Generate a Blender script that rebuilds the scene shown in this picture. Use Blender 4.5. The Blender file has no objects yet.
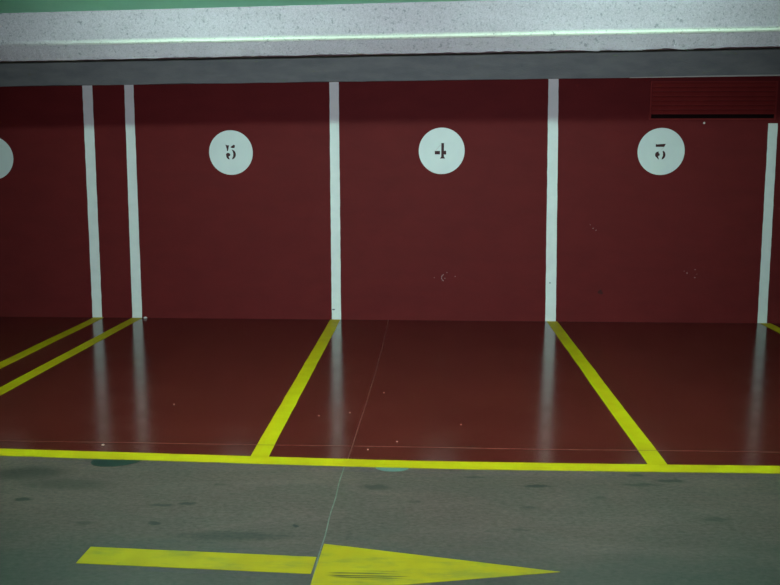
import bpy, bmesh, math, random
from mathutils import Vector, Matrix, noise
random.seed(7)
S = bpy.context.scene
COL = S.collection

# ------------------------------------------------------------------ helpers
def tag(o, label=None, cat=None, group=None, kind=None):
    if label: o['label'] = label
    if cat: o['category'] = cat
    if group: o['group'] = group
    if kind: o['kind'] = kind
    return o

def obj(name, bm, mats, parent=None, loc=(0, 0, 0), smooth=False):
    me = bpy.data.meshes.new(name)
    bmesh.ops.recalc_face_normals(bm, faces=bm.faces[:])
    bm.to_mesh(me); bm.free()
    for m in (mats if isinstance(mats, (list, tuple)) else [mats]): me.materials.append(m)
    if smooth:
        for p in me.polygons: p.use_smooth = True
    o = bpy.data.objects.new(name, me); COL.objects.link(o)
    o.location = loc
    if parent: o.parent = parent
    return o

def empty(name, loc, label, cat, group=None):
    o = bpy.data.objects.new(name, None); COL.objects.link(o)
    o.location = loc; o.empty_display_size = .1
    return tag(o, label, cat, group)

def box(bm, x0, x1, y0, y1, z0, z1):
    v = [bm.verts.new((x, y, z)) for x in (x0, x1) for y in (y0, y1) for z in (z0, z1)]
    for q in ((0, 1, 3, 2), (4, 6, 7, 5), (0, 4, 5, 1), (2, 3, 7, 6), (0, 2, 6, 4), (1, 5, 7, 3)):
        bm.faces.new([v[i] for i in q])
    return v

def prism(bm, pts, d):
    """closed prism: pts = list of 3-D points of one face, d = extrusion vector"""
    d = Vector(d)
    a = [bm.verts.new(p) for p in pts]; b = [bm.verts.new(Vector(p) + d) for p in pts]
    n = len(pts)
    bm.faces.new(a); bm.faces.new(b[::-1])
    for i in range(n): bm.faces.new((a[i], a[(i + 1) % n], b[(i + 1) % n], b[i]))

def sweep(bm, prof, xs, off=None, closed=True):
    """sweep a (y, z) profile along X; off(i, x) -> (dy, dz) per profile vertex"""
    rings = []
    for x in xs:
        r = []
        for i, (y, z) in enumerate(prof):
            dy, dz = off(i, x) if off else (0, 0)
            r.append(bm.verts.new((x, y + dy, z + dz)))
        rings.append(r)
    n = len(prof)
    for a, b in zip(rings, rings[1:]):
        for i in range(n if closed else n - 1):
            j = (i + 1) % n
            bm.faces.new((a[i], b[i], b[j], a[j]))
    if closed:
        bm.faces.new(rings[0][::-1]); bm.faces.new(rings[-1])

def rise(x):                       # the slab falls very slightly to the left
    return 0.0105 * (x - 0.5)
def fall(x):                       # the edge beam
    return 0.0135 * (x - 0.5)
def fall2(x):                      # the aisle ceiling
    return 0.0190 * (x - 0.5)

# ------------------------------------------------------------------ materials
def new_mat(name):
    m = bpy.data.materials.new(name); m.use_nodes = True
    nt = m.node_tree; b = nt.nodes['Principled BSDF']
    return m, nt, b
def N(nt, t, **kw):
    n = nt.nodes.new(t)
    for k, v in kw.items():
        if k.startswith('i_'): n.inputs[k[2:]].default_value = v
        else: setattr(n, k, v)
    return n
def coords(nt, scale=(1, 1, 1)):
    tc = N(nt, 'ShaderNodeTexCoord'); mp = N(nt, 'ShaderNodeMapping')
    mp.inputs['Scale'].default_value = scale
    nt.links.new(tc.outputs['Object'], mp.inputs['Vector'])
    return mp.outputs['Vector']
def tex(nt, vec, scale, detail=4, rough=.55, dist=0):
    n = N(nt, 'ShaderNodeTexNoise'); n.inputs['Scale'].default_value = scale
    n.inputs['Detail'].default_value = detail; n.inputs['Roughness'].default_value = rough
    n.inputs['Distortion'].default_value = dist
    nt.links.new(vec, n.inputs['Vector']); return n.outputs['Fac']
def ramp(nt, fac, stops):
    r = N(nt, 'ShaderNodeValToRGB'); e = r.color_ramp.elements
    while len(e) < len(stops): e.new(.5)
    for k, (p, c) in enumerate(stops):
        e[k].position = p; e[k].color = (*c, 1) if len(c) == 3 else c
    nt.links.new(fac, r.inputs['Fac']); return r.outputs['Color']
def mrange(nt, v, a, b, c=0, d=1):
    n = N(nt, 'ShaderNodeMapRange'); n.interpolation_type = 'SMOOTHSTEP'
    for i, x in zip(range(1, 5), (a, b, c, d)): n.inputs[i].default_value = x
    nt.links.new(v, n.inputs[0]); return n.outputs[0]
def mix(nt, f, a, b, mode='MIX'):
    n = N(nt, 'ShaderNodeMix', data_type='RGBA', blend_type=mode)
    for s, v in ((n.inputs[0], f), (n.inputs[6], a), (n.inputs[7], b)):
        if isinstance(v, (int, float)): s.default_value = v
        elif isinstance(v, tuple): s.default_value = (*v, 1)
        else: nt.links.new(v, s)
    return n.outputs[2]
def math_(nt, op, a, b):
    n = N(nt, 'ShaderNodeMath', operation=op)
    for s, v in ((n.inputs[0], a), (n.inputs[1], b)):
        if isinstance(v, (int, float)): s.default_value = v
        else: nt.links.new(v, s)
    return n.outputs[0]
def bump(nt, b, h, strength, dist=.01):
    n = N(nt, 'ShaderNodeBump'); n.inputs['Strength'].default_value = strength
    n.inputs['Distance'].default_value = dist
    nt.links.new(h, n.inputs['Height']); nt.links.new(n.outputs[0], b.inputs['Normal'])

def paint(name, c, c2, scale=6, rough=.6, spec=.3, bs=.1, bscale=60, stretch=(1, 1, 1)):
    m, nt, b = new_mat(name); v = coords(nt, stretch)
    col = ramp(nt, tex(nt, v, scale), [(.3, c2), (.65, c)])
    nt.links.new(col, b.inputs['Base Color'])
    b.inputs['Roughness'].default_value = rough; b.inputs['Specular IOR Level'].default_value = spec
    if bs: bump(nt, b, tex(nt, v, bscale, 3), bs)
    return m

RED_WALL = paint('red wall paint', (.136, .0155, .0162), (.117, .0136, .0145), 3, .62, .06, .12, 45, (1, 1, 2.2))
WHITE = paint('white wall paint', (.80, .80, .78), (.74, .75, .73), 9, .6, .25, .08)
DISC = paint('white sign enamel', (.70, .72, .71), (.66, .69, .68), 5, .45, .3, .03)
NUM = paint('dark maroon stencil paint', (.055, .012, .014), (.045, .010, .012), 40, .6, .2, 0)
HAIR = paint('faint stencil trace', (.55, .50, .49), (.50, .46, .45), 40, .6, .2, 0)
LOUVRE = paint('dark red grille paint', (.215, .0240, .0220), (.185, .0205, .0190), 7, .55, .08, .05)
SLAB = paint('off-white slab paint', (.275, .30, .285), (.215, .238, .235), 5, .8, .1, .4, 30, (.8, 1.6, 2.5))
CEIL = paint('pale green ceiling paint', (.27, .58, .40), (.23, .51, .35), 2, .8, .15, .2, 30)
GREYW = paint('grey garage wall paint', (.42, .42, .40), (.36, .36, .34), 2, .7, .2, .1)
METAL = paint('white enamelled steel', (.75, .75, .74), (.7, .7, .69), 8, .4, .4, 0)
SCREW = paint('bare screw head', (.75, .72, .66), (.7, .66, .6), 60, .4, .5, 0)
CHIP = paint('pale mortar crumb', (.40, .35, .29), (.30, .26, .21), 90, .8, .2, .2)
RAG = paint('crumpled white paper', (.80, .80, .80), (.72, .72, .72), 40, .8, .2, .2)
JOINT = paint('filled floor joint', (.17, .18, .15), (.10, .105, .09), 14, .8, .2, 0)
HAIRLINE = paint('pale scratch in floor paint', (.17, .095, .075), (.095, .022, .017), 9, .6, .3, 0, 60, (1, 1, 1))
GREENP = paint('dark green floor paint', (.008, .024, .018), (.006, .018, .014), 9, .6, .3, 0)
TEALP = paint('pale teal floor paint', (.11, .17, .15), (.08, .13, .115), 12, .6, .3, 0)
SCUFF = paint('plaster showing through a chip', (.55, .52, .49), (.32, .26, .24), 80, .8, .2, 0)
SMUDGE = paint('dark smudge on paint', (.055, .009, .008), (.045, .008, .007), 40, .7, .2, 0)

def beam_mat():
    m, nt, b = new_mat('pitted painted concrete'); v = coords(nt)
    base = ramp(nt, tex(nt, coords(nt, (.6, 1, 2)), 3), [(.3, (.226, .176, .204)), (.7, (.272, .215, .246))])
    pits = mrange(nt, tex(nt, v, 62, 3, .6), .57, .68)
    big = mrange(nt, tex(nt, v, 24, 2, .5), .66, .72)
    f = math_(nt, 'MAXIMUM', math_(nt, 'MULTIPLY', pits, .75), big)
    base = mix(nt, .35, base, ramp(nt, tex(nt, v, 120, 3, .7), [(.3, (.11, .082, .10)), (.7, (.42, .31, .37))]))
    # lamp highlight along the lip painted into the colour, fading out leftwards
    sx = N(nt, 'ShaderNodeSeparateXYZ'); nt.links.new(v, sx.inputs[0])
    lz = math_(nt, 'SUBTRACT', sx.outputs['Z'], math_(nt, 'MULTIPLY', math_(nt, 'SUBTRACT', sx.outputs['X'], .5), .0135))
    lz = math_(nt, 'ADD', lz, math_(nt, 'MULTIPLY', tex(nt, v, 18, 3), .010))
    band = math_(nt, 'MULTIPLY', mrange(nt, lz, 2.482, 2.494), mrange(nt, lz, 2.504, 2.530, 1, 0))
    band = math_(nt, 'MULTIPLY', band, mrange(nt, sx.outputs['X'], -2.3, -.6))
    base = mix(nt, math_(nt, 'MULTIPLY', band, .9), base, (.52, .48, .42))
    nt.links.new(mix(nt, math_(nt, 'MULTIPLY', f, .62), base, (.07, .065, .075)), b.inputs['Base Color'])
    b.inputs['Roughness'].default_value = .7; b.inputs['Specular IOR Level'].default_value = .25
    bump(nt, b, math_(nt, 'SUBTRACT', tex(nt, v, 40, 4), math_(nt, 'MULTIPLY', f, .5)), .45, .01)
    return m
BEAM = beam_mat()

def red_floor():
    m, nt, b = new_mat('glossy red floor paint'); v = coords(nt)
    col = ramp(nt, tex(nt, v, 2.2, 6), [(.3, (.076, .0100, .0078)), (.7, (.104, .0138, .0106))])
    sp = mrange(nt, tex(nt, v, 95, 2), .73, .77)
    col = mix(nt, math_(nt, 'MULTIPLY', sp, .35), col, (.35, .22, .18))
    nt.links.new(col, b.inputs['Base Color'])
    r = mrange(nt, tex(nt, v, 3.5, 5), .3, .7, .12, .17)
    nt.links.new(r, b.inputs['Roughness']); b.inputs['Specular IOR Level'].default_value = .22
    bump(nt, b, tex(nt, v, 220, 2), .035, .004)
    return m
RED_FLOOR = red_floor()

STAINS = [(-1.023, -4.954, .055, .030, .9), (-.206, -4.98, .05, .022, .8), (-.323, -4.998, .075, .022, .7), (-.291, -5.21, .05, .022, .8),
          (.365, -5.213, .035, .018, 1), (.695, -4.713, .10, .045, .6), (2.215, -4.558, .11, .03, .8), (2.057, -4.484, .06, .025, .8),
          (1.808, -4.81, .05, .02, .5), (1.375, -5.211, .05, .02, .5), (-.895, -4.75, .30, .10, .5), (-1.15, -4.60, .25, .14, .5),
          (1.52, -4.66, .10, .025, .9), (1.2, -4.55, .08, .02, .6), (2.05, -4.62, .14, .022, .7), (-.62, -5.22, .07, .03, .5),
          (1.45, -4.95, .06, .025, .5), (.9, -4.9, .05, .02, .5), (.1, -5.33, .35, .06, .5), (2.3, -5.05, .09, .03, .5), (-.1, -4.72, .06, .02, .5)]
def concrete():
    m, nt, b = new_mat('worn grey-brown concrete'); v = coords(nt)
    vs = coords(nt, (.45, 1.6, 1))
    a = ramp(nt, tex(nt, vs, 2.6, 8, .62, .4), [(.30, (.054, .031, .026)), (.50, (.088, .049, .042)), (.70, (.132, .076, .066))])
    blot = mrange(nt, tex(nt, coords(nt, (.7, 1.3, 1)), 2.0, 7, .7, .8), .45, .58)
    a = mix(nt, math_(nt, 'MULTIPLY', blot, .60), a, (.040, .036, .029))
    fine = tex(nt, coords(nt, (.7, 1.2, 1)), 48, 6, .75)
    a = mix(nt, .5, a, ramp(nt, fine, [(.36, (.034, .0205, .0185)), (.64, (.165, .098, .088))]))
    # greenish darkening towards the camera, light fall-off painted into the concrete
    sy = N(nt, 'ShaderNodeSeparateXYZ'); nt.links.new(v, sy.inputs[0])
    near_dim = math_(nt, 'ADD', sy.outputs['Y'], math_(nt, 'MULTIPLY', tex(nt, coords(nt, (.8, 1.5, 1)), 2.5, 6, .65), .9))
    a = mix(nt, mrange(nt, near_dim, -5.25, -4.70, .5, 0), a, (.036, .042, .036))
    # old oil spots, each at its own place, with ragged outlines
    nz = N(nt, 'ShaderNodeTexNoise'); nz.inputs['Scale'].default_value = 22; nz.inputs['Detail'].default_value = 3
    nt.links.new(v, nz.inputs['Vector'])
    wob = N(nt, 'ShaderNodeVectorMath', operation='MULTIPLY_ADD')
    nt.links.new(nz.outputs['Color'], wob.inputs[0]); wob.inputs[1].default_value = (.09, .05, 0); wob.inputs[2].default_value = (-.045, -.025, 0)
    ad = N(nt, 'ShaderNodeVectorMath', operation='ADD'); nt.links.new(v, ad.inputs[0]); nt.links.new(wob.outputs[0], ad.inputs[1])
    tot = None
    for x, y, rx, ry, s in STAINS:
        su = N(nt, 'ShaderNodeVectorMath', operation='SUBTRACT'); nt.links.new(ad.outputs[0], su.inputs[0]); su.inputs[1].default_value = (x, y, 0)
        mu = N(nt, 'ShaderNodeVectorMath', operation='MULTIPLY'); nt.links.new(su.outputs[0], mu.inputs[0]); mu.inputs[1].default_value = (1 / rx, 1 / ry, 0)
        le = N(nt, 'ShaderNodeVectorMath', operation='LENGTH'); nt.links.new(mu.outputs[0], le.inputs[0])
        f = mrange(nt, le.outputs['Value'], .35, 1.1, s, 0)
        tot = f if tot is None else math_(nt, 'MAXIMUM', tot, f)
    a = mix(nt, tot, a, (.012, .012, .011))
    nt.links.new(a, b.inputs['Base Color'])
    b.inputs['Roughness'].default_value = .62; b.inputs['Specular IOR Level'].default_value = .25
    bump(nt, b, fine, .12, .004)
    return m
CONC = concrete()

def yellow(name, worn=False, streaks=()):
    m, nt, b = new_mat(name); v = coords(nt)
    c = ramp(nt, tex(nt, v, 7, 5), [(.3, (.42, .300, .0008)), (.7, (.50, .365, .0008))])
    fine = tex(nt, v, 60, 5, .7)
    c = mix(nt, mrange(nt, fine, .58, .74, 0, .30 if worn else .14), c, (.20, .17, .02))
    if worn:
        c = mix(nt, .22, c, (.13, .12, .01))
        c = mix(nt, mrange(nt, tex(nt, coords(nt, (.5, 1.6, 1)), 6, 6, .65), .46, .66, 0, .55), c, (.16, .17, .03))
        vs = coords(nt, (1.2, 60, 1)); st = mrange(nt, tex(nt, vs, 1.0, 3, .5), .46, .56)
        su = N(nt, 'ShaderNodeVectorMath', operation='SUBTRACT'); nt.links.new(v, su.inputs[0]); su.inputs[1].default_value = (.72, -5.68, 0)
        mu = N(nt, 'ShaderNodeVectorMath', operation='MULTIPLY'); nt.links.new(su.outputs[0], mu.inputs[0]); mu.inputs[1].default_value = (1 / .17, 1 / .045, 0)
        le = N(nt, 'ShaderNodeVectorMath', operation='LENGTH'); nt.links.new(mu.outputs[0], le.inputs[0])
        f = math_(nt, 'MULTIPLY', mrange(nt, le.outputs['Value'], .7, 1.1, .85, 0), st)
        c = mix(nt, f, c, (.035, .04, .02))
    nt.links.new(c, b.inputs['Base Color'])
    b.inputs['Roughness'].default_value = .6; b.inputs['Specular IOR Level'].default_value = .12
    bump(nt, b, fine, .08, .003)
    return m
YEL = yellow('yellow line paint'); YELW = yellow('worn yellow arrow paint', True)

def emit(name, c, s):
    m, nt, b = new_mat(name)
    b.inputs['Base Color'].default_value = (.8, .8, .8, 1)
    b.inputs['Emission Color'].default_value = (*c, 1); b.inputs['Emission Strength'].default_value = s
    return m
TUBE = emit('lit fluorescent tube', (.58, 1.0, .86), 42)

# ------------------------------------------------------------------ setting
X0, X1, YN = -8.0, 9.0, -17.0
YF = -4.328                                           # front edge of the red bays
def plate(name, x0, x1, y0, y1, z0, z1, m):
    bm = bmesh.new(); box(bm, x0, x1, y0, y1, z0, z1)
    return tag(obj(name, bm, m), kind='structure')

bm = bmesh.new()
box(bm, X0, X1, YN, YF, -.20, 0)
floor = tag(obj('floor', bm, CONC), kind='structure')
bay = tag(plate('floor.001', X0, X1, YF, 0, -.20, 0, RED_FLOOR))
wall_back = plate('wall_back', X0, X1, 0, .20, -.2, 3.0, RED_WALL)
plate('wall_left', X0 - .2, X0, YN, .2, -.2, 3.0, GREYW)
plate('wall_right', X1, X1 + .2, YN, .2, -.2, 3.0, GREYW)
plate('wall_front', X0, X1, YN - .2, YN, -.2, 3.0, GREYW)

xs = [X0 + (X1 - X0) * i / 8 for i in range(9)]
xf = [X0]
while xf[-1] < X1 - .03: xf.append(xf[-1] + .03)
xf[-1] = X1

def nz(x, s, seed): return noise.noise(Vector((x * s, seed, seed * 1.7)))
YB, ZB, ZE = -2.520, 2.408, 2.391        # back bottom edge of the beam
# ceiling over the aisle
bm = bmesh.new(); sweep(bm, [(-2.625, 2.724), (-2.625, 2.95), (YN, 2.95), (YN, 2.724)], xs, lambda i, x: (0, fall2(x)))
tag(obj('ceiling', bm, CEIL), kind='structure')
# ceiling behind the beam
bm = bmesh.new(); sweep(bm, [(-2.45, 2.745), (-2.45, 2.95), (0, 2.95), (0, 2.745)], xs, lambda i, x: (0, rise(x)))
tag(obj('ceiling.001', bm, CEIL), kind='structure')
# grey band beam along the top of the wall, above the red paint
bm = bmesh.new()
def soff(i, x):
    r = rise(x)
    if i == 0: return (.004 * nz(x, 2.1, 3.3), r + .006 * nz(x, 2.3, 9.2) + .003 * nz(x, 9, 4.2))
    return (0, r)
sweep(bm, [(-.045, ZB + .006), (-.045, 2.746), (-.0005, 2.746), (-.0005, ZB + .006)], xf, soff)
tag(obj('ceiling_beam.001', bm, SLAB), kind='structure')
# edge beam: upright face, lip shaped to catch light and fading leftwards, sloping soffit with a ragged back edge
def lip(x): return max(0.0, min(1.0, (x + 2.3) / 1.3))
def boff(i, x):
    r = fall(x)
    j = .5 * nz(x, 3, 5.5) + .5 * nz(x, 9, 2.2)
    if i in (1, 2): return (-(.011 + .003 * j) * lip(x), r + .004 * j)
    if i == 0: return (0, r + .003 * nz(x, 4, 8.8))
    if i == 3: return (0, r)
    if i == 4:
        c = nz(x, 1.7, 4.4) * .004 + nz(x, 14, 6.1) * .006 + max(0, nz(x, 5, 12.5) - .35) * .03
        return (-abs(c) * 1.4, r + .004 * nz(x, 7, 1.9) + .006 * nz(x, 1.1, 3.9) + .007 * nz(x, 16, 3.3))
    if i == 5: return (0, r + .002 * nz(x, 5, 3.1))
    return (0, r)
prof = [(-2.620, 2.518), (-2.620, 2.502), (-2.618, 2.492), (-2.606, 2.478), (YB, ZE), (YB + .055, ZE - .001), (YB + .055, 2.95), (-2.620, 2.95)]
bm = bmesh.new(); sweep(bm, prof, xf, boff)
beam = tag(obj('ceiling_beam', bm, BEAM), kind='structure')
# thin pale mortar bead under the band beam, above the grille
bm = bmesh.new(); sweep(bm, [(-.056, ZB + .001), (-.056, ZB + .014), (-.0485, ZB + .014), (-.0485, ZB + .001)], [2.9 + .1 * k for k in range(28)],
                        lambda i, x: (0, rise(x) + (0 if i in (0, 3) else -.007 * max(0, 1 - (x - 2.9) / .9))))
tag(obj('trim_1', bm, paint('pale mortar bead', (.66, .66, .58), (.58, .58, .52), 6, .8, .1, .2)), kind='structure')

# wall scuffs belong to the wall
def blob(bm, x, z, r, n=7, y=-.0012, sx=1, sz=1):
    pts = []
    for k in range(n):
        a = 2 * math.pi * k / n; q = r * random.uniform(.6, 1.15)
        pts.append((x + sx * q * math.cos(a), 0, z + sz * q * math.sin(a)))
    prism(bm, pts, (0, y, 0))
bm = bmesh.new()
for k in range(7):
    a = math.radians(110 + 22 * k); blob(bm, 1.115 + .030 * math.cos(a), .447 + .034 * math.sin(a), .0055)
for dx, dz in ((-.09, 0), (.125, .015), (.04, .055), (.02, -.005)): blob(bm, 1.1 + dx, .445 + dz, .0045)
obj('scuff', bm, SCUFF, wall_back)
bm = bmesh.new()
for dx, dz, r in ((0, -.035, .007), (0, .045, .006), (-.08, .01, .006), (-.11, .03, .004), (.02, .0, .003)): blob(bm, 3.645 + dx, .50 + dz, r)
obj('scuff', bm, SCUFF, wall_back)
bm = bmesh.new()
for dx, dz in ((0, 0), (.03, -.02), (-.03, .035)): blob(bm, 2.607 + dx, .96 + dz, .005)
obj('scuff', bm, SCUFF, wall_back)
bm = bmesh.new(); blob(bm, 2.70, .309, .032, 11, sz=.8); obj('smudge', bm, SMUDGE, wall_back)

# floor joint (saw cut, filled) and the long hairline scratch
def ribbon(bm, pts, w, z0=.0003, h=.0012, axis='x'):
    """thin strip of width w along floor points, closed"""
    L = []
    for i, p in enumerate(pts):
        a = Vector(pts[max(i - 1, 0)]); b = Vector(pts[min(i + 1, len(pts) - 1)])
        t = (b - a).normalized(); n = Vector((-t.y, t.x))
        ww = w(i) if callable(w) else w
        L.append((Vector(p) + n * ww / 2, Vector(p) - n * ww / 2))
    ring = [bm_v for bm_v in [l[0] for l in L] + [l[1] for l in reversed(L)]]
    top = [bm.verts.new((q.x, q.y, z0 + h)) for q in ring]; bot = [bm.verts.new((q.x, q.y, z0)) for q in ring]
    n = len(L); m = len(ring)
    for i in range(n - 1):
        bm.faces.new((top[i], top[i + 1], top[m - 2 - i], top[m - 1 - i]))
        bm.faces.new((bot[i], bot[m - 1 - i], bot[m - 2 - i], bot[i + 1]))
    for i in range(m):
        j = (i + 1) % m
        bm.faces.new((top[i], bot[i], bot[j], top[j]))
bm = bmesh.new()
ribbon(bm, [(.503 + .002 * math.sin(i * 1.3), -8.0 + (3.57) * i / 40) for i in range(41)], .0055)
obj('floor_joint', bm, JOINT, floor)
bm = bmesh.new()
ribbon(bm, [(.513 + .027 * (i / 30) + .018 * math.sin(math.pi * i / 30) + .0012 * math.sin(i), -4.31 + 4.30 * i / 30) for i in range(31)], .005)
obj('floor_joint', bm, paint('joint under red paint', (.105, .046, .037), (.085, .020, .015), 10, .4, .3, 0), bay)
bm = bmesh.new()
ribbon(bm, [(-6 + 13 * i / 60, -4.082 + .012 * nz(i, .17, 2.0)) for i in range(61)], .005, .0026, .0006)
obj('scratch', bm, HAIRLINE, bay)

# ------------------------------------------------------------------ white wall stripes
def stripe(xb0, xb1, xt0, xt1, ztop, label, chips=()):
    z1 = ztop; xb0 += .003; xb1 -= .003; xt0 += .003; xt1 -= .003
    bm = bmesh.new()
    n = 40; L = []; Rr = []
    for i in range(n + 1):
        t = i / n; z = .001 + (z1 - .002) * t; j = .0015
        L.append((xb0 + (xt0 - xb0) * t + random.uniform(-j, j), -.0003, z)); Rr.append((xb1 + (xt1 - xb1) * t + random.uniform(-j, j), -.0003, z))
    fr = [[bm.verts.new(Vector(a) + Vector((0, dy, 0))) for a in (l, r) for dy in (0, -.0017)] for l, r in zip(L, Rr)]
    for a, b in zip(fr, fr[1:]):
        bm.faces.new((a[0], b[0], b[1], a[1])); bm.faces.new((a[1], b[1], b[3], a[3]))
        bm.faces.new((a[3], b[3], b[2], a[2])); bm.faces.new((a[2], b[2], b[0], a[0]))
    bm.faces.new((fr[0][0], fr[0][1], fr[0][3], fr[0][2])); bm.faces.new((fr[-1][0], fr[-1][2], fr[-1][3], fr[-1][1]))
    o = tag(obj('wall_stripe', bm, WHITE), label, 'painted stripe', 'white stripes on the red wall')
    for cx, cz, r in chips:
        b2 = bmesh.new(); blob(b2, cx, cz, r, 8, -.0005, 1.2, .7)
        for v in b2.verts: v.co.y -= .0018
        obj('mark', b2, paint('grey mark', (.16, .18, .22), (.12, .13, .17), 50, .7, .2, 0), o)
    return o
def zt(x): return ZB + .008 + rise(x)
stripe(-2.576, -2.469, -2.564, -2.456, zt(-2.5), 'white upright wall stripe at far left, left one of the close pair')
stripe(-2.152, -2.043, -2.133, -2.034, zt(-2.1), 'white upright wall stripe with a white paper scrap at its foot')
stripe(-.052, .050, -.055, .045, zt(0), 'white upright wall stripe between the number 5 and number 4 discs', [(-.03, .105, .013)])
stripe(2.151, 2.264, 2.117, 2.222, zt(2.2), 'white upright wall stripe between the discs numbered 4 and flat-topped 3', [(2.19, .40, .010)])
stripe(4.294, 4.393, 4.278, 4.374, 2.000, 'shorter white upright wall stripe stopping under the slatted red grille')

# ------------------------------------------------------------------ number discs
def disc(x, z, r, label, glyph=None):
    e = empty('number_sign', (x, 0, z), label, 'parking number sign', 'round number signs on the red wall')
    bm = bmesh.new()
    n = 72
    rings = []
    for rr, y in ((r, -.0004), (r, -.0030), (r - .002, -.0042)):
        rings.append([bm.verts.new((rr * math.cos(2 * math.pi * k / n), y, rr * math.sin(2 * math.pi * k / n))) for k in range(n)])
    for a, b in zip(rings, rings[1:]):
        for k in range(n): bm.faces.new((a[k], a[(k + 1) % n], b[(k + 1) % n], b[k]))
    bm.faces.new(rings[0]); bm.faces.new(rings[-1][::-1])
    obj('disc', bm, DISC, e)
    if glyph:
        polys, hair = glyph
        bm = bmesh.new()
        for p in polys: prism(bm, [(a * .00101, -.0043, -b * .00101) for a, b in p], (0, -.0008, 0))
        obj('numeral', bm, NUM, e)
        if hair:
            bm = bmesh.new()
            for p in hair: prism(bm, [(a * .00101, -.0043, -b * .00101) for a, b in p], (0, -.0005, 0))
            obj('stencil_trace', bm, HAIR, e)
    return e
def arc(cx, cy, rx, ry, a0, a1, n=10):
    return [(cx + rx * math.cos(math.radians(a0 + (a1 - a0) * k / n)), cy + ry * math.sin(math.radians(a0 + (a1 - a0) * k / n))) for k in range(n + 1)]
def sh(polys, dx, dy): return [[(a - dx, b - dy) for a, b in p] for p in polys]
# all glyph pieces are drawn in millimetres, y downwards
five = [[(246, 237), (262, 245), (284, 245), (277, 276), (271, 303), (263, 303), (257, 268)],
        [(296, 266), (312, 252), (334, 238), (345, 250), (338, 272), (318, 274)],
        arc(306, 337, 45, 49, -88, 86, 14) + [(314, 372), (324, 352), (325, 325), (318, 303)],
        arc(272, 342, 23, 22, 200, 360, 8) + [(288, 352), (276, 358), (290, 386), (272, 384), (256, 368)]]
four = [[(308, 224), (335, 224), (335, 357), (348, 377), (294, 377), (308, 357)],
        [(244, 302), (295, 302), (295, 336), (244, 336)],
        [(334, 305), (346, 297), (357, 304), (357, 334), (347, 340), (334, 334)]]
four_h = [[(252, 294), (300, 240), (304, 243), (258, 294)]]
three = [[(248, 232), (262, 236), (346, 230), (330, 260), (248, 260)],
         arc(304, 338, 42, 46, -62, 80, 12) + [(313, 366), (322, 348), (322, 322), (316, 304)],
         arc(273, 336, 28, 30, 110, 270, 10) + [(284, 306), (276, 318), (290, 326), (290, 344), (274, 350), (284, 378), (278, 384)]]
three_h = [[(300, 290), (326, 264), (330, 266), (306, 290)]]
disc(-1.061, 1.7125, .2235, 'white round wall sign with a dark stencilled 5', (sh(five, 301, 318), []))
disc(1.074, 1.730, .2305, 'white round wall sign with a dark stencilled 4', (sh(four, 312, 302), sh(four_h, 312, 302)))
disc(3.250, 1.725, .231, 'white round wall sign with a dark stencilled flat-topped 3', (sh(three, 303, 305), sh(three_h, 303, 305)))
disc(-3.540, 1.657, .221, 'white round wall sign cut off by the left edge, no number in view')

# ------------------------------------------------------------------ slatted grille on the wall, upper right
gx0, gx1, gz0, gz1 = 3.115, 4.345, 2.035, 2.405
e = empty('vent_grille', ((gx0 + gx1) / 2, 0, gz0), 'dark red slatted grille high on the wall, under the ceiling at far right', 'vent grille')
w2 = (gx1 - gx0) / 2; hh = gz1 - gz0
F = .018
bm = bmesh.new()
box(bm, -w2, -w2 + F, -.016, -.001, 0, hh); box(bm, w2 - F, w2, -.016, -.001, 0, hh)
box(bm, -w2 + F, w2 - F, -.010, -.001, 0, .012); box(bm, -w2 + F, w2 - F, -.016, -.001, hh - .012, hh)
obj('frame', bm, LOUVRE, e)
bm = bmesh.new(); box(bm, -w2 + F, w2 - F, -.004, -.001, .012, hh - .012)
obj('backing', bm, paint('dark duct behind slats', (.012, .004, .004), (.010, .003, .003), 5, .8, .05, 0), e)
bm = bmesh.new(); ns = 7; p = (hh - .012 - .052) / ns
for k in range(ns):
    z = .052 + p * k
    a_, b_ = -w2 + F + .0005, 2 * w2 - 2 * F - .001
    prism(bm, [(a_, -.030, z), (a_, -.0045, z), (a_, -.0045, z + p * .97), (a_, -.012, z + p * .97), (a_, -.022, z + p * .62), (a_, -.030, z + p * .18)], (b_, 0, 0))
obj('slats', bm, LOUVRE, e)

bm = bmesh.new(); bmesh.ops.create_uvsphere(bm, u_segments=12, v_segments=6, radius=.011)
for v in bm.verts: v.co.y *= .5
tag(obj('wall_screw', bm, SCREW, loc=(3.656, -.0055, 2.003)), 'small pale screw head in the wall below the slatted grille', 'screw')

# ------------------------------------------------------------------ yellow floor paint
def line(name, pts, w, label, cat='floor line', group=None, z0=.0004, h=.0016):
    bm = bmesh.new(); ribbon(bm, pts, w, z0, h)
    return tag(obj(name, bm, YEL), label, cat, group)
def seg(a, b, n=24, j=.002):
    return [(a[0] + (b[0] - a[0]) * i / n + random.uniform(-j, j), a[1] + (b[1] - a[1]) * i / n) for i in range(n + 1)]
G = 'yellow bay lines running from the wall'
END = -4.308
line('bay_line', seg((-.012, -.004), (.013, END + .014)), .103, 'yellow bay line on the red floor between bays 5 and 4', group=G)
line('bay_line', seg((2.222, -.004), (2.214, END)), .106, 'yellow bay line on the red floor between bays 4 and 3', group=G)
line('bay_line', seg((-2.098, -.004), (-2.118, END + .06)), .108, 'nearer of two parallel yellow bay lines at the left edge', group=G)
line('bay_line', seg((-2.505, -.004), (-2.492, END + .06)), .108, 'farther of two parallel yellow bay lines at the left edge', group=G)
line('bay_line', seg((4.372, -.004), (4.385, END)), .105, 'short stretch of yellow bay line by the wall at the right edge', group=G)
fp = [(-8, -4.272), (-4, -4.272), (-2.4, -4.272), (-1.48, -4.275), (-.8, -4.305), (-.2, -4.330), (.3, -4.352), (.75, -4.368), (1.2, -4.373), (2.0, -4.371), (2.85, -4.362), (4.5, -4.36), (9, -4.36)]
fl = []
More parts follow.
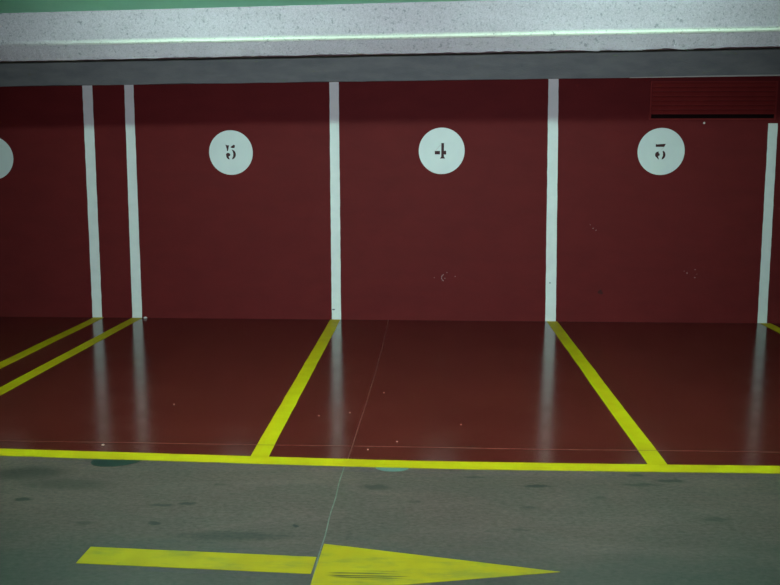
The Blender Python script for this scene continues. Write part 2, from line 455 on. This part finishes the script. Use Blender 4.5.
for a, b in zip(fp, fp[1:]):
    for i in range(6): fl.append((a[0] + (b[0] - a[0]) * i / 6, a[1] + (b[1] - a[1]) * i / 6 + random.uniform(-.0012, .0012)))
fl.append(fp[-1])
line('front_line', fl, lambda i: .117 + random.uniform(-.002, .002), 'long yellow line crossing the floor along the front of the red bays')

# arrow
bm = bmesh.new()
a0, a1 = -5.395, -5.835
prism(bm, [(-.490, -5.474, .0004), (-.492, -5.630, .0004), (.490, -5.680, .0004), (.494, -5.528, .0004)], (0, 0, .0014))
arr = empty('floor_arrow', (.5, -5.6, 0), 'large worn yellow arrow on the grey floor pointing right', 'floor arrow')
sh_o = obj('arrow_shaft', bm, YELW, arr, (-.5, 5.6, 0))
bm = bmesh.new()
prism(bm, [(.510, -5.398, .0004), (.500, -5.835, .0004), (1.497, -5.617, .0004)], (0, 0, .0014))
obj('arrow_head', bm, YELW, arr, (-.5, 5.6, 0))

# old round paint marks half hidden under the front line
def half(cx, cy, rx, ry, m, label, a0=180, a1=360, skew=0):
    pts = [(cx + rx * math.cos(math.radians(a0 + (a1 - a0) * k / 20)) + skew * math.sin(math.pi * k / 20), cy + ry * math.sin(math.radians(a0 + (a1 - a0) * k / 20))) for k in range(21)]
    bm = bmesh.new(); prism(bm, [(x, y, .0002) for x, y in pts], (0, 0, .0010))
    return tag(obj('paint_mark', bm, m), label, 'paint mark')
half(-.760, -4.372, .135, .112, GREENP, 'dark green paint mark on grey floor, cut by the yellow front line at left', skew=-.03)
half(.765, -4.425, .090, .060, TEALP, 'pale teal paint mark on grey floor, cut by the yellow front line near the middle')

# ------------------------------------------------------------------ crumbs and paper
def crumb(name, x, y, s, m, label, cat, group=None, flat=.5):
    bm = bmesh.new(); bmesh.ops.create_icosphere(bm, subdivisions=2, radius=s * .62)
    sd = random.uniform(0, 99)
    for v in bm.verts:
        v.co *= 1 + .45 * noise.noise(v.co * (1.3 / s) + Vector((sd, 0, 0)))
        v.co.z *= flat
    mn = min(v.co.z for v in bm.verts)
    for v in bm.verts: v.co.z -= mn
    return tag(obj(name, bm, m, loc=(x, y, .0006)), label, cat, group)
crumb('paper_scrap', -1.995, -.05, .030, RAG, 'white scrap of paper on the floor at the foot of a white stripe', 'litter', flat=.55)
CG = 'pale crumbs on the red floor'
for x, y, s, l in ((-.768, -3.256, .009, 'pale crumb on the red floor in the middle of bay 5'),
                   (-.933, -4.133, .014, 'pale crumb on the red floor just behind the front line at left'),
                   (.642, -2.885, .008, 'pale crumb farthest back in bay 4, right of the floor joint'),
                   (.444, -3.397, .008, 'pale crumb just left of the floor joint in bay 4'),
                   (.249, -3.475, .007, 'pale crumb between the yellow bay line and the floor joint in bay 4'),
                   (.775, -3.985, .009, 'pale crumb touching the long scratch in bay 4, right of the floor joint'),
                   (.614, -4.138, .009, 'pale crumb nearest the yellow front line in bay 4'),
                   (1.165, -3.629, .008, 'pale crumb in the right half of bay 4')):
    crumb('floor_crumb', x, y, s, CHIP, l, 'crumb', CG)

# ------------------------------------------------------------------ fluorescent battens on the aisle ceiling
def batten(x, y, m, label, L=1.5, drop=0):
    zc = 2.724 + fall2(x)
    e = empty('ceiling_light', (x, y, zc - drop), label, 'ceiling light', 'fluorescent battens over the aisle')
    e.rotation_euler = (0, -math.atan(.0190), 0)
    bm = bmesh.new(); box(bm, -L / 2, L / 2, -.04, .04, -.065, -.002); obj('housing', bm, METAL, e)
    if drop:
        for s in (-1, 1):
            bm = bmesh.new(); box(bm, s * L / 3 - .006, s * L / 3 + .006, -.006, .006, -.002, drop - .001); obj('hanger', bm, METAL, e)
    for s in (-1, 1):
        bm = bmesh.new(); box(bm, s * L / 2 - .012, s * L / 2 + .012, -.025, .025, -.125, -.0655); obj('lamp_holder', bm, METAL, e)
    bm = bmesh.new()
    bmesh.ops.create_cone(bm, cap_ends=True, segments=14, radius1=.017, radius2=.017, depth=L - .03, matrix=Matrix.Translation((0, 0, -.105)) @ Matrix.Rotation(math.pi / 2, 4, 'Y'))
    obj('tube', bm, m, e, smooth=True)
    return e
for x, l in ((-.6, 'white fluorescent batten on the aisle ceiling before bays 5 and 4'), (2.2, 'white fluorescent batten on the aisle ceiling before bays 4 and 3')):
    batten(x, -4.03, TUBE, l)

# ------------------------------------------------------------------ world, camera
w = bpy.data.worlds.new('World'); S.world = w; w.use_nodes = True
w.node_tree.nodes['Background'].inputs[0].default_value = (0, 0, 0, 1)

cam = bpy.data.cameras.new('camera'); co = bpy.data.objects.new('camera', cam); COL.objects.link(co)
cam.sensor_width = 36; cam.lens = 36 * 885.586 / 780; cam.clip_end = 100
yaw, pit, rol = -.044535, -.150340, .000704
f = Vector((math.sin(yaw) * math.cos(pit), math.cos(yaw) * math.cos(pit), math.sin(pit)))
r = Vector((math.cos(yaw), -math.sin(yaw), 0)); u = r.cross(f)
c, s = math.cos(rol), math.sin(rol)
r, u = c * r + s * u, -s * r + c * u
M = Matrix((r, u, -f)).transposed().to_4x4(); M.translation = (.95767, -9.01976, 1.65601)
co.matrix_world = M
S.camera = co
# the photographer's flash, just above the lens
fd = bpy.data.lights.new('camera_flash', 'SPOT'); fo = bpy.data.objects.new('camera_flash', fd); COL.objects.link(fo)
fd.energy = 150; fd.color = (.84, .92, 1.06); fd.shadow_soft_size = .02
fd.spot_size = math.radians(70); fd.spot_blend = 1.0
fu = (f + u * .07).normalized(); uu = r.cross(fu)
FM = Matrix((r, uu, -fu)).transposed().to_4x4(); FM.translation = Vector((.95767, -9.01976, 1.65601)) + u * .05 - r * .04 + f * .02
fo.matrix_world = FM
S.view_settings.view_transform = 'Standard'; S.view_settings.look = 'None'
S.view_settings.gamma = 1; S.view_settings.use_curve_mapping = False
S.view_settings.exposure = 2.78
